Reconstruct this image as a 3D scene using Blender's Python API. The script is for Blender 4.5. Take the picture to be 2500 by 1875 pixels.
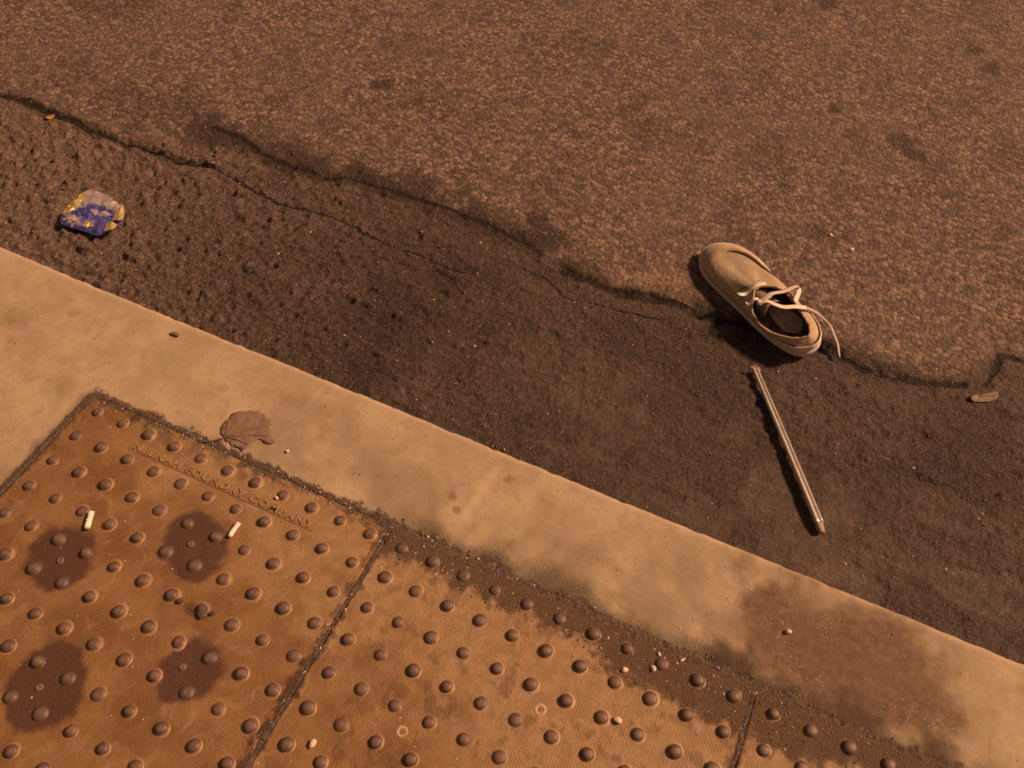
import bpy, bmesh, math, random
import numpy as np
from mathutils import Vector, Matrix, geometry
from mathutils.bvhtree import BVHTree

for o in list(bpy.data.objects): bpy.data.objects.remove(o)
scene = bpy.context.scene
COL = scene.collection
R = math.radians

# ------------------------------------------------------------------ camera
cd = bpy.data.cameras.new('camera')
cam = bpy.data.objects.new('camera', cd); COL.objects.link(cam)
cd.sensor_fit = 'HORIZONTAL'; cd.sensor_width = 36.0
cd.lens = 2087.98 / 2500 * 36
cd.clip_start = .05; cd.clip_end = 500
right = Vector((0.90963, 0.41402, 0.03410)); down = Vector((0.35022, -0.72013, -0.59896)); fwd = Vector((-0.22343, 0.55677, -0.80005))
m3 = Matrix((right, -down, -fwd)).transposed()
cam.matrix_world = Matrix.Translation((0.98554, -0.50194, 1.26481)) @ m3.to_4x4()
scene.camera = cam

# ------------------------------------------------------------------ light: dim warm night sky glow + one warm lamp-like sun
SUN_EL, SUN_AZ = R(42), math.atan2(.56, .83)      # direction towards the light, in the ground plane
world = bpy.data.worlds.new('World'); scene.world = world; world.use_nodes = True
wn, wl = world.node_tree.nodes, world.node_tree.links
bg = wn['Background']
sky = wn.new('ShaderNodeTexSky'); sky.sky_type = 'NISHITA'; sky.sun_disc = False
sky.sun_elevation = SUN_EL; sky.sun_rotation = math.pi / 2 - SUN_AZ
tint = wn.new('ShaderNodeMix'); tint.data_type = 'RGBA'; tint.blend_type = 'MULTIPLY'
tint.inputs[0].default_value = 1.0
tint.inputs[7].default_value = (1.0, .42, .18, 1)
wl.new(sky.outputs[0], tint.inputs[6]); wl.new(tint.outputs[2], bg.inputs[0])
bg.inputs[1].default_value = .072
sd = bpy.data.lights.new('sun', 'SUN'); sun = bpy.data.objects.new('sun', sd); COL.objects.link(sun)
sd.energy = 4.7; sd.angle = R(7.0); sd.color = (1.0, .574, .332)
sdir = Vector((math.cos(SUN_EL) * math.cos(SUN_AZ), math.cos(SUN_EL) * math.sin(SUN_AZ), math.sin(SUN_EL)))
sun.rotation_euler = sdir.to_track_quat('Z', 'Y').to_euler()
sun.location = sdir * 8
scene.view_settings.view_transform = 'Standard'; scene.view_settings.look = 'None'
scene.view_settings.exposure = 0.32; scene.view_settings.gamma = 1.0
scene.view_settings.use_curve_mapping = False
scene.render.engine = 'CYCLES'
scene.cycles.use_denoising = False
scene.cycles.filter_width = 1.7
scene.cycles.max_bounces = 3; scene.cycles.diffuse_bounces = 2
scene.cycles.use_adaptive_sampling = True; scene.cycles.adaptive_threshold = .02

# ------------------------------------------------------------------ numpy noise
def _hash(ix, iy, seed):
    h = (ix.astype(np.int64) * 374761393 + iy.astype(np.int64) * 668265263 + seed * 1442695041) & 0xffffffff
    h = ((h ^ (h >> 13)) * 1274126177) & 0xffffffff
    return ((h ^ (h >> 16)) & 0xffffff) / float(0xffffff)
def vn(x, y, cell, seed=0):
    x = np.asarray(x, float) / cell; y = np.asarray(y, float) / cell
    ix = np.floor(x); iy = np.floor(y); fx = x - ix; fy = y - iy
    fx = fx * fx * (3 - 2 * fx); fy = fy * fy * (3 - 2 * fy)
    a = _hash(ix, iy, seed); b = _hash(ix + 1, iy, seed); c = _hash(ix, iy + 1, seed); d = _hash(ix + 1, iy + 1, seed)
    return (a + (b - a) * fx) * (1 - fy) + (c + (d - c) * fx) * fy      # 0..1
def fbm(x, y, cell, seed=0, n=4):
    s = 0; a = 1; t = 0
    for k in range(n):
        c, sn = math.cos(.7 * k), math.sin(.7 * k)
        s = s + a * vn(x * c - y * sn, x * sn + y * c, cell / 2 ** k, seed + 17 * k); t += a; a *= .55
    return s / t
def sst(a, b, x):
    t = np.clip((x - a) / (b - a), 0, 1); return t * t * (3 - 2 * t)
def pdist(X, Y, pts):
    d = np.full(np.shape(X), 9.0)
    for (ax, ay), (bx, by) in zip(pts[:-1], pts[1:]):
        dx, dy = bx - ax, by - ay
        t = np.clip(((X - ax) * dx + (Y - ay) * dy) / (dx * dx + dy * dy), 0, 1)
        d = np.minimum(d, np.hypot(X - ax - t * dx, Y - ay - t * dy))
    return d
def inpoly(X, Y, P):
    r = np.zeros(np.shape(X), bool); n = len(P)
    for i in range(n):
        x1, y1 = P[i]; x2, y2 = P[(i + 1) % n]
        r ^= ((y1 > Y) != (y2 > Y)) & (X < (x2 - x1) * (Y - y1) / (y2 - y1 + 1e-12) + x1)
    return r

# ------------------------------------------------------------------ node helpers
class M:
    def __init__(s, name):
        s.m = bpy.data.materials.new(name); s.m.use_nodes = True
        s.dim = '3D'; s.t = s.m.node_tree; s.n = s.t.nodes; s.l = s.t.links
        s.b = s.n['Principled BSDF']; s.pos = s.n.new('ShaderNodeNewGeometry').outputs['Position']
    def set(s, i, v):
        p = s.b.inputs[i]
        if hasattr(v, 'is_linked') or isinstance(v, bpy.types.NodeSocket): s.l.new(v, p)
        elif isinstance(v, tuple) and len(v) == 3: p.default_value = (*v, 1)
        else: p.default_value = v
        return s
    def put(s, sock, v):
        if isinstance(v, bpy.types.NodeSocket): s.l.new(v, sock)
        elif isinstance(v, tuple) and len(v) == 3 and sock.type == 'RGBA': sock.default_value = (*v, 1)
        else: sock.default_value = v
    def mix(s, f, a, b, mode='MIX'):
        k = s.n.new('ShaderNodeMix'); k.data_type = 'RGBA'; k.blend_type = mode
        s.put(k.inputs[0], f); s.put(k.inputs[6], a); s.put(k.inputs[7], b); return k.outputs[2]
    def math(s, op, a, b=0.0, c=0.0, clamp=False):
        k = s.n.new('ShaderNodeMath'); k.operation = op; k.use_clamp = clamp
        s.put(k.inputs[0], a); s.put(k.inputs[1], b); s.put(k.inputs[2], c); return k.outputs[0]
    def mr(s, v, a, b, c=0.0, d=1.0, smooth=True):
        k = s.n.new('ShaderNodeMapRange'); k.interpolation_type = 'SMOOTHSTEP' if smooth else 'LINEAR'
        s.put(k.inputs[0], v); k.inputs[1].default_value = a; k.inputs[2].default_value = b
        k.inputs[3].default_value = c; k.inputs[4].default_value = d; return k.outputs[0]
    def map(s, scale=(1, 1, 1), rot=(0, 0, 0), vec=None):
        k = s.n.new('ShaderNodeMapping'); s.l.new(vec or s.pos, k.inputs[0])
        k.inputs['Scale'].default_value = scale; k.inputs['Rotation'].default_value = rot; return k.outputs[0]
    def obj(s): return s.n.new('ShaderNodeTexCoord').outputs['Object']
    def noise(s, scale, detail=3, rough=.55, vec=None, out=0, dist=0):
        k = s.n.new('ShaderNodeTexNoise'); k.noise_dimensions = s.dim if vec is None else '3D'; s.l.new(vec or s.pos, k.inputs['Vector'])
        k.inputs['Scale'].default_value = scale; k.inputs['Detail'].default_value = detail
        k.inputs['Roughness'].default_value = rough; k.inputs['Distortion'].default_value = dist; return k.outputs[out]
    def vor(s, scale, out='Distance', feat='F1', vec=None):
        k = s.n.new('ShaderNodeTexVoronoi'); k.feature = feat; k.voronoi_dimensions = s.dim if vec is None else '3D'; s.l.new(vec or s.pos, k.inputs['Vector'])
        k.inputs['Scale'].default_value = scale; return k.outputs[out]
    def sep(s, v, i=0):
        k = s.n.new('ShaderNodeSeparateXYZ'); s.l.new(v, k.inputs[0]); return k.outputs[i]
    def attr(s, name, typ='GEOMETRY'):
        k = s.n.new('ShaderNodeAttribute'); k.attribute_name = name; k.attribute_type = typ; return k.outputs['Fac']
    def bump(s, h, strength=.5, dist=.002, prev=None):
        k = s.n.new('ShaderNodeBump'); k.inputs['Strength'].default_value = strength; k.inputs['Distance'].default_value = dist
        s.put(k.inputs['Height'], h)
        if prev is not None: s.l.new(prev, k.inputs['Normal'])
        s.l.new(k.outputs[0], s.b.inputs['Normal']); return k.outputs[0]

def simple(name, c1, c2, scale=300, rough=.8, bump=.3, bscale=None, bdist=.001, metal=0.0, spec=.5, objc=False):
    m = M(name); v = m.obj() if objc else None
    m.set('Base Color', m.mix(m.mr(m.noise(scale, 4, .6, v), .3, .7), c1, c2)).set('Roughness', rough)
    m.set('Metallic', metal).set('Specular IOR Level', spec)
    if bump: m.bump(m.noise(bscale or scale * 1.7, 3, .6, v), bump, bdist)
    return m.m

# asphalt of the road and the dirty gutter
def road_material():
    m = M('asphalt'); m.dim = '2D'; gut = m.attr('gut'); soil = m.attr('soil'); mud = m.attr('mud'); rgh = m.attr('rgh'); crk = m.attr('crk')
    wob = m.n.new('ShaderNodeVectorMath'); wob.operation = 'MULTIPLY_ADD'
    nz = m.n.new('ShaderNodeTexNoise'); nz.noise_dimensions = '2D'; nz.inputs['Scale'].default_value = 210; nz.inputs['Detail'].default_value = 2
    m.l.new(m.pos, nz.inputs['Vector']); m.l.new(nz.outputs['Color'], wob.inputs[0]); wob.inputs[1].default_value = (.0075, .0075, 0); m.l.new(m.pos, wob.inputs[2]); m.pos = wob.outputs[0]
    cells = m.sep(m.vor(102, 'Color'), 0); cells2 = m.sep(m.vor(190, 'Color'), 1); edge = m.vor(102)
    stone = m.mix(m.mr(cells, .1, 1.0), (.082, .055, .046), (.240, .166, .132))
    stone = m.mix(m.math('MULTIPLY', m.mr(m.sep(m.vor(102, 'Color'), 2), .86, .92), .85), stone, (.34, .245, .185))
    stone = m.mix(m.math('MULTIPLY', m.mr(cells2, .5, .9), .4), stone, (.21, .155, .125))
    stone = m.mix(m.math('MULTIPLY', m.mr(edge, .36, .72), .6), stone, (.058, .040, .034))
    stone = m.mix(m.mr(m.noise(3.2, 4, .6), .35, .75, 0, .35), stone, (.150, .111, .092))
    stone = m.mix(m.mr(m.noise(22, 3, .6), .52, .72, 0, .4), stone, (.075, .056, .048))
    gcol = m.mix(m.mr(m.noise(75, 5, .65), .3, .72), (.150, .104, .084), (.300, .214, .172))
    gcol = m.mix(m.mr(m.sep(m.vor(150, 'Color'), 0), .80, .97, 0, .5), gcol, (.33, .245, .20))
    gcol = m.mix(m.math('MULTIPLY', mud, .8), gcol, m.mix(m.mr(m.noise(1, 4, .62, m.map((7, 34, 1))), .32, .68), (.080, .053, .039), (.190, .128, .086)))
    stone = m.mix(m.math('MULTIPLY', mud, .5), stone, (.25, .165, .095))
    col = m.mix(gut, stone, gcol)
    dk = m.math('MULTIPLY', soil, m.mr(m.noise(130, 3, .7), .15, .75, .72, 1.0))
    col = m.mix(m.math('MINIMUM', dk, .96), col, (.025, .0165, .0125))
    stk = m.math('MULTIPLY', m.mr(m.noise(1, 5, .65, m.map((4.5, 24, 1))), .50, .70), m.math('MULTIPLY', gut, .42))
    col = m.mix(stk, col, (.150, .100, .066))
    cr = m.mr(m.math('ADD', crk, m.math('MULTIPLY', m.math('SUBTRACT', m.noise(85, 4, .7), .5), 2.6)), 1.25, .55)
    col = m.mix(m.math('MULTIPLY', cr, .95), col, (.011, .0085, .008))
    m.set('Base Color', col)
    m.set('Roughness', m.mix(gut, (.8, .8, .8), m.mr(m.noise(40, 3), .3, .7, .52, .72))).set('Specular IOR Level', .38)
    h1 = m.math('SUBTRACT', m.math('MULTIPLY', m.math('SUBTRACT', 1.0, edge), rgh), cr); n1 = m.bump(h1, .85, .0045)
    amp = m.math('MULTIPLY', m.noise(125, 4, .65), m.math('ADD', .25, m.math('MULTIPLY', m.math('SUBTRACT', 1.0, mud), m.math('ADD', .15, m.math('MULTIPLY', gut, m.math('ADD', .35, rgh))))))
    m.bump(amp, 1.0, .012, n1)
    return m.m

def concrete_material():
    m = M('concrete'); m.dim = '2D'; soil = m.attr('soil'); stain = m.attr('stain'); pale = m.attr('pale')
    base = m.mix(m.mr(m.noise(11, 6, .7), .32, .68), (.305, .246, .164), (.400, .321, .218))
    base = m.mix(m.mr(m.noise(38, 4, .65, dist=.4), .5, .75, 0, .6), base, (.275, .205, .132))
    base = m.mix(m.mr(m.noise(360, 4, .8), .48, .78, 0, .7), base, (.245, .185, .128))
    base = m.mix(m.mr(m.noise(300, 3, .7), .62, .76, 0, .6), base, (.50, .41, .31))
    base = m.mix(pale, base, (.47, .38, .285))
    base = m.mix(m.math('MULTIPLY', stain, m.mr(m.noise(70, 4, .7), .2, .8, .75, 1.0)), base, (.098, .058, .034))
    base = m.mix(m.math('MULTIPLY', m.mr(m.vor(105), .16, .08), m.math('MULTIPLY', stain, m.mr(m.noise(14, 2), .5, .62, 0, .6))), base, (.40, .31, .23))
    base = m.mix(m.math('MULTIPLY', soil, m.mr(m.noise(260, 4, .75), .25, .7, .55, 1.0)), base, (.070, .047, .035))
    pit = m.mr(m.vor(34), .045, .02, 0, 1)
    pit = m.math('MULTIPLY', pit, m.mr(m.sep(m.vor(34, 'Color'), 1), .8, .85))
    base = m.mix(m.math('MULTIPLY', pit, .8), base, (.13, .09, .065))
    m.set('Base Color', base).set('Roughness', m.mix(soil, (.78, .78, .78), (.9, .9, .9))).set('Specular IOR Level', .35)
    n1 = m.bump(m.noise(420, 4, .75), .45, .0016)
    n2 = m.bump(m.math('SUBTRACT', 1.0, pit), .8, .003, n1)
    m.bump(m.math('MULTIPLY', m.noise(330, 4, .8), soil), .9, .006, n2)
    return m.m

def plate_colour(m, soil, stain, wear):
    paint = m.mix(m.mr(m.noise(14, 5, .62), .3, .7), (.150, .082, .033), (.228, .132, .058))
    tan = m.mix(m.mr(m.noise(45, 4, .6), .3, .7), (.235, .152, .076), (.325, .220, .120))
    col = m.mix(wear, paint, tan)
    col = m.mix(m.mr(m.noise(26, 5, .7, dist=.6), .50, .72, 0, .55), col, (.30, .190, .105))
    col = m.mix(m.mr(m.noise(400, 4, .8), .47, .78, 0, .75), col, (.092, .050, .026))
    col = m.mix(m.math('MULTIPLY', stain, m.mr(m.noise(240, 3, .7), .2, .7, .82, 1.0)), col, (.070, .036, .028))
    col = m.mix(m.math('MULTIPLY', soil, m.mr(m.noise(330, 4, .8), .3, .66, .6, 1.0)), col, (.072, .047, .036))
    return col
def plate_material():
    m = M('cast_plate_paint'); m.dim = '2D'
    soil, stain, wear = m.attr('soil'), m.attr('stain'), m.attr('wear')
    col = plate_colour(m, soil, stain, wear)
    ribs = m.n.new('ShaderNodeTexWave'); m.l.new(m.map((1, 1, 1)), ribs.inputs['Vector'])
    ribs.wave_type = 'BANDS'; ribs.bands_direction = 'X'; ribs.inputs['Scale'].default_value = 78
    ribs.inputs['Distortion'].default_value = 1.2; ribs.inputs['Detail'].default_value = 2; ribs.inputs['Detail Scale'].default_value = 12
    dots = m.math('MULTIPLY', ribs.outputs[1], m.mr(m.noise(1, 3, .6, m.map((260, 130, 1))), .35, .65))
    flat = m.attr('flat')
    dots = m.math('MULTIPLY', dots, m.math('SUBTRACT', 1.0, flat))
    pitted = m.math('MULTIPLY', m.mr(m.math('SUBTRACT', 1.0, dots), .55, .95), wear)
    col = m.mix(m.math('MULTIPLY', pitted, .30), col, (.24, .155, .085))
    m.set('Base Color', col).set('Roughness', m.mix(stain, (.66, .66, .66), (.5, .5, .5))).set('Specular IOR Level', .35)
    n1 = m.bump(dots, .4, .0012)
    n2 = m.bump(m.noise(900, 3, .7), .3, .0008, n1)
    m.bump(m.math('MULTIPLY', m.noise(300, 4, .8), soil), .9, .006, n2)
    return m.m
def dome_material():
    m = M('worn_dome_iron'); o = m.obj()
    soil, stain, wear = (m.attr(k, 'OBJECT') for k in ('soil', 'stain', 'wear'))
    skirt = plate_colour(m, soil, stain, wear)
    skirt = m.mix(m.math('MULTIPLY', m.math('SUBTRACT', 1.0, stain), .45), skirt, (.345, .220, .105))
    k = m.n.new('ShaderNodeVectorMath'); k.operation = 'MULTIPLY'; m.l.new(o, k.inputs[0]); k.inputs[1].default_value = (1, 1, 0)
    ln = m.n.new('ShaderNodeVectorMath'); ln.operation = 'LENGTH'; m.l.new(k.outputs[0], ln.inputs[0])
    rr = m.math('ADD', ln.outputs['Value'], m.math('MULTIPLY', m.math('SUBTRACT', m.noise(110, 3), .5), .005))
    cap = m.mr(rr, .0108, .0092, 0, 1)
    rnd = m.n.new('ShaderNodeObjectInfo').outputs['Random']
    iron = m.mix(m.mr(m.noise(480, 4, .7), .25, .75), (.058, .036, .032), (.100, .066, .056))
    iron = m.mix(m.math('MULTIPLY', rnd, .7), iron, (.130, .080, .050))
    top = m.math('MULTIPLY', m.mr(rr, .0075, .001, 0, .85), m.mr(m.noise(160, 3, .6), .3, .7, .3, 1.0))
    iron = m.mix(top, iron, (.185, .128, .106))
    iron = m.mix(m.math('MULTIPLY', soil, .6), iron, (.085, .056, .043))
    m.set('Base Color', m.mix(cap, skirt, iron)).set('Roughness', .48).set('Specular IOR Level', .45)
    m.bump(m.noise(620, 3, .7), .4, .001)
    return m.m

MAT = {}
MAT['road'] = road_material(); MAT['concrete'] = concrete_material()
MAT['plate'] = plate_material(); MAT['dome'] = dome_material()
MAT['letter'] = simple('worn_letter_paint', (.21, .130, .060), (.31, .205, .105), 120, .65, .3)
MAT['boss'] = simple('pale_paint_ring', (.34, .225, .12), (.42, .29, .17), 200, .6, .2)
MAT['bolt'] = simple('grey_bolt', (.09, .06, .05), (.17, .125, .105), 300, .5, .4)
MAT['soil'] = simple('packed_soil', (.050, .034, .026), (.135, .093, .068), 220, .9, .8, bdist=.004)
MAT['grit_pale'] = simple('pale_grit', (.50, .42, .33), (.66, .58, .48), 200, .5, .2)
MAT['grit_mid'] = simple('brown_grit', (.16, .12, .09), (.28, .21, .16), 200, .7, .3)
MAT['grit_dark'] = simple('dark_grit', (.035, .027, .022), (.09, .07, .055), 200, .7, .3)
MAT['canvas'] = None

# ------------------------------------------------------------------ object helpers
def tag(o, label=None, cat=None, group=None, kind=None):
    if label: o['label'] = label
    if cat: o['category'] = cat
    if group: o['group'] = group
    if kind: o['kind'] = kind
    return o
def empty(name, loc=(0, 0, 0), rz=0.0):
    o = bpy.data.objects.new(name, None); COL.objects.link(o); o.location = loc; o.rotation_euler = (0, 0, rz)
    o.empty_display_size = .02; return o
def link(name, me, mats, parent=None, smooth=True):
    o = bpy.data.objects.new(name, me); COL.objects.link(o)
    for k in (mats if isinstance(mats, (list, tuple)) else [mats]):
        if len(me.materials) < (len(mats) if isinstance(mats, (list, tuple)) else 1): me.materials.append(k)
    if parent: o.parent = parent
    if smooth: me.shade_smooth()
    return o
def pyd(name, V, F, mats, parent=None, smooth=True):
    me = bpy.data.meshes.new(name); me.from_pydata([tuple(map(float, v)) for v in V], [], F); me.update()
    return link(name, me, mats, parent, smooth)
def grid_mesh(name, X, Y, Z, attrs, mat, parent=None, mask=None):
    ny, nx = X.shape; me = bpy.data.meshes.new(name); nv = nx * ny
    idx = np.arange(nv).reshape(ny, nx)
    q = np.stack([idx[:-1, :-1], idx[:-1, 1:], idx[1:, 1:], idx[1:, :-1]], -1).reshape(-1, 4)
    me.vertices.add(nv); me.vertices.foreach_set('co', np.stack([X, Y, Z], -1).astype(np.float32).ravel())
    nf = len(q); me.loops.add(nf * 4); me.loops.foreach_set('vertex_index', q.astype(np.int32).ravel())
    me.polygons.add(nf); me.polygons.foreach_set('loop_start', (np.arange(nf) * 4).astype(np.int32))
    me.update(calc_edges=True)
    for k, a in attrs.items():
        at = me.attributes.new(k, 'FLOAT', 'POINT'); at.data.foreach_set('value', np.broadcast_to(a, X.shape).astype(np.float32).ravel())
    return link(name, me, mat, parent)
def axis(lo, hi, step, far, grow=1.35):
    a = list(np.arange(lo, hi + step / 2, step)); s = step; p = a[-1]
    while p < far[1]: s *= grow; p += s; a.append(p)
    s = step; p = lo; b = []
    while p > far[0]: s *= grow; p -= s; b.append(p)
    return np.array(b[::-1] + a)
def catmull(P, n=8, closed=False):
    P = [Vector(p) for p in P]; out = []; N = len(P)
    for i in range(N if closed else N - 1):
        g = lambda k: P[k % N] if closed else P[max(0, min(N - 1, k))]
        a, b, c, d = g(i - 1), g(i), g(i + 1), g(i + 2)
        for j in range(n):
            t = j / n
            out.append(.5 * ((2 * b) + (c - a) * t + (2 * a - 5 * b + 4 * c - d) * t * t + (3 * b - a - 3 * c + d) * t ** 3))
    if not closed: out.append(P[-1])
    return out
def sweep(path, prof, closed=False, up=Vector((0, 0, 1)), scale=None, twist=None):
    """profile (side, up) swept along the path -> verts, faces"""
    V = []; F = []; n = len(path); k = len(prof)
    for i, p in enumerate(path):
        a = path[(i - 1) % n] if closed or i > 0 else p; b = path[(i + 1) % n] if closed or i < n - 1 else p
        t = (b - a).normalized(); s = t.cross(up)
        s = s.normalized() if s.length > 1e-6 else Vector((1, 0, 0)); u = s.cross(t).normalized()
        if twist: 
            c, sn = math.cos(twist(i / (n - 1))), math.sin(twist(i / (n - 1))); s, u = s * c + u * sn, u * c - s * sn
        f = scale(i / max(1, n - 1)) if scale else 1
        for (x, y) in prof: V.append(p + s * x * f + u * y * f)
    for i in range(n if closed else n - 1):
        for j in range(k):
            F.append((i * k + j, i * k + (j + 1) % k, ((i + 1) % n) * k + (j + 1) % k, ((i + 1) % n) * k + j))
    if not closed: F.append(tuple(range(k))[::-1]); F.append(tuple((n - 1) * k + j for j in range(k)))
    return V, F
def circ(r, n=8, sy=1.0): return [(r * math.cos(2 * math.pi * i / n), sy * r * math.sin(2 * math.pi * i / n)) for i in range(n)]

# ------------------------------------------------------------------ the road
CR_A = [(-1.5, .668), (-.876, .6569), (-.7971, .6658), (-.7213, .6611), (-.6493, .6593), (-.5631, .6476), (-.488, .6469), (-.4275, .6548), (-.3467, .6524), (-.2897, .6628), (-.2586, .673)]
CR_A2 = [(-.2424, .6683), (-.1399, .6482), (-.0567, .6344), (.0334, .6441), (.101, .6496), (.1809, .6324), (.2639, .6263), (.3537, .6246), (.4065, .6281)]
CR_B = [(-.3386, .7822), (-.2597, .7829), (-.1915, .7596), (-.1345, .7509), (-.0641, .7587), (-.0107, .7529), (.0474, .7786), (.0971, .7767), (.1556, .7796), (.2134, .7825), (.2613, .7806), (.3303, .7813), (.4014, .7752), (.4501, .7669), (.5069, .7631)]
CR_C = [(.5937, .724), (.6419, .7222), (.6975, .7128), (.7551, .7237), (.8117, .7358), (.8617, .7362), (.9226, .731), (.9773, .7441), (1.0732, .7435), (1.1533, .7627), (1.2131, .7397), (1.2764, .7388), (1.3278, .7512), (1.412, .7797)]
CR_D = [(.5173, .6906), (.5719, .6876), (.6269, .6561), (.7329, .6727), (.8004, .6807), (.8372, .6891)]
CR_E = [(2.2, .93), (1.6, .905), (1.5167, .8943), (1.4709, .8915), (1.4659, .8501), (1.452, .80)]
EDGE = [(-60, .66), (-.9, .657), (-.45, .66), (-.34, .72), (-.26, .775), (-.13, .751), (.05, .775), (.26, .78), (.45, .767), (.55, .75), (.64, .722), (.75, .722), (.92, .731), (1.07, .744), (1.15, .763), (1.21, .74), (1.33, .751), (1.41, .78), (1.47, .89), (1.6, .9), (60, .92)]
SPOTS = [(-.0746, 1.1194, .024), (.8809, 2.0629, .035), (.94, 2.03, .02), (1.3492, 1.9401, .026), (.9998, 1.5522, .018), (.9529, 1.1997, .014), (1.1831, 1.4991, .03), (1.215, 1.46, .024), (-.2903, .6811, .018), (1.2927, 2.0103, .022), (.4777, .835, .03), (-.221, .8027, .025), (.30, 1.72, .012), (-.6, 1.35, .012)]
KERB = [(-60, .2405), (-.45, .2405), (-.05, .2380), (.3, .2392), (.7, .2372), (1.1, .2372), (1.55, .2368), (60, .2368)]
kx, ky = zip(*KERB)
def kerb_y(x): return np.interp(x, kx, ky) + .0016 * (fbm(x, x * 0, .06, 5) - .5) + .0022 * (fbm(x, x * 0, .012, 6) - .5)
def road_fields(X, Y):
    n1 = fbm(X, Y, .05, 11) - .5; n2 = fbm(X, Y, .016, 12, 3) - .5
    yb = np.interp(X, *zip(*EDGE))
    gut = sst(.034, -.030, Y - yb + .10 * n1 + .04 * n2)
    mud = sst(.62, .85, X + .25 * n1) * sst(.58, .44, Y + .10 * n1) * sst(1.75, 1.5, X)
    mud = np.maximum(mud, .75 * np.exp(-((X - .55) / .08) ** 2 - ((Y - .665) / .022) ** 2))
    mud = np.maximum(mud, .9 * np.exp(-((X - 1.35) / .07) ** 2 - ((Y - .70) / .03) ** 2))
    mud = np.maximum(mud, .8 * sst(.60, .75, X) * sst(1.0, .85, X) * sst(.70, .74, Y) * sst(.85, .79, Y + .06 * n1))
    mud = np.maximum(mud, .95 * np.exp(-((X - 1.285) / .05) ** 2 - ((Y - .803) / .018) ** 2))
    mud = np.clip(mud * (1 - .45 * sst(.45, .6, vn(X, Y, .07, 31))), 0, 1)
    z = -.0300 + gut * -.0085
    z = z + .0035 * sst(1.15, 1.4, X) * gut * sst(.3, .75, Y)
    rough = sst(.16, .02, np.hypot((X - 1.23) / 1.0, (Y - .645) / .6))          # broken pitted patch by the step
    lump = np.abs(fbm(X * np.interp(X, [0, .6], [1, .6]), Y * 1.3, .026, 21, 3) - .5) * 2
    pits = fbm(X, Y, .015, 23, 2) - .5; pits = np.tanh(4 * np.where(pits < 0, .4 * pits, pits)) / 4
    A = gut * (1 - .72 * mud) * (1 + .45 * rough)
    st = np.interp(X, [-.1, .5], [1.0, .62])
    b1 = np.clip((fbm(X * st, Y * 1.15, .024, 27, 3) - .5) * 3.2, -1, 1); b2 = np.clip((fbm(X, Y, .0115, 28, 2) - .5) * 3, -.8, 1)
    b1 = np.where(b1 < 0, .30 * b1, b1); b2 = np.where(b2 < 0, .45 * b2, b2)
    rel = np.interp(X, [-.3, .25, .75, 1.2, 1.6], [1.1, .92, .58, .62, .70])
    z = z + A * rel * (.0085 * b1 + .0046 * b2 + .004 * (lump - .2)) + gut * .006 * (fbm(X, Y, .13, 24, 3) - .5)
    z = z + (1 - gut) * (.0022 * (fbm(X, Y, .010, 25, 2) - .5) + .004 * (fbm(X, Y, .2, 26, 2) - .5))
    w = .010 * n1 + .010 * n2 - .001                                                     # ragged crack edges
    soil = np.zeros_like(X); crk = np.full_like(X, 5.0)
    def crack(P, wid, dep, s=1.0, halo=1.5, cw=.004):
        nonlocal z, soil, crk
        br = .70 + .6 * fbm(X, Y, .07, 41, 2)
        d = pdist(X, Y, P); crk = np.minimum(crk, d / (cw * (.22 + 1.35 * fbm(X, Y, .055, 43, 2)))); d = np.maximum(d + w, 0)
        z = z - dep * np.exp(-(d / wid) ** 2) * np.minimum(br, 1)
        soil = np.maximum(soil, s * np.exp(-(d / (wid * halo * br)) ** 2))
    crack(CR_A, .0090, .005, .72, 1.5, .0085); crack(CR_A2, .004, .002, .5, 1.5, .0034); crack(CR_B, .0065, .003, .72, 1.5, .0052)
    crack(CR_C, .0090, .005, .75, 1.5, .0088); crack(CR_D, .004, .002, .5, 1.5, .0032); crack(CR_E, .005, .004, .7, 1.5, .0060)
    # tar-dark grime that lies along the eroded edge
    d = pdist(X, Y, CR_B); soil = np.maximum(soil, .92 * sst(.100, .015, d + .14 * n1) * sst(-.03, .005, Y - yb + .02))
    d = pdist(X, Y, CR_C); soil = np.maximum(soil, .88 * sst(.065, .006, d + .08 * n1))
    d = pdist(X, Y, CR_A); soil = np.maximum(soil, .5 * sst(.03, .004, d + .05 * n1))
    # grime collected in the gutter
    g = np.interp(X, [-1.2, -.5, 0, .4, .9, 1.2, 1.45, 1.8], [.0, .04, .50, .80, .92, .90, .82, .72])
    g = g * (.55 + .9 * fbm(X, Y, .16, 51, 3)) * np.interp(Y, [.2, .3, .5, .7, .8], [1.15, 1.0, 1.05, .9, .7])
    soil = np.maximum(soil, np.clip(g, 0, .90) * gut)
    soil = np.maximum(soil, .8 * np.exp(-((Y - kerb_y(X)) / .007) ** 2) * (.45 + .9 * vn(X, Y, .02, 53)))
    for (sx, sy, a) in [(.467, .636, .05), (.427, .59, .05), (.545, .56, .06), (.30, .615, .05), (.765, .51, .05), (1.25, .64, .07), (.15, .56, .03), (.40, .80, .05), (.55, .80, .035), (.10, .70, .05), (-.12, .70, .04), (.62, .70, .03), (.95, .66, .05)]:
        soil = np.maximum(soil, .62 * sst(1.2, .4, np.hypot((X - sx) / 1.6, Y - sy) / a + 1.3 * n1))
    soil = np.maximum(soil, .5 * sst(-.01, .03, X - 1.465) * sst(.90, .87, Y) * sst(.55, .75, Y) * (.6 + .8 * vn(X, Y, .03, 55)))
    soil = np.maximum(soil, .38 * sst(1.25, .4, np.hypot((X + .48) / .26, (Y - .79) / .075) + 1.2 * n1))
    for (sx, sy, r) in SPOTS:
        soil = np.maximum(soil, .78 * sst(1.35, .5, np.hypot(X - sx, Y - sy) / r + 2.2 * n1 + .8 * n2))
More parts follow.
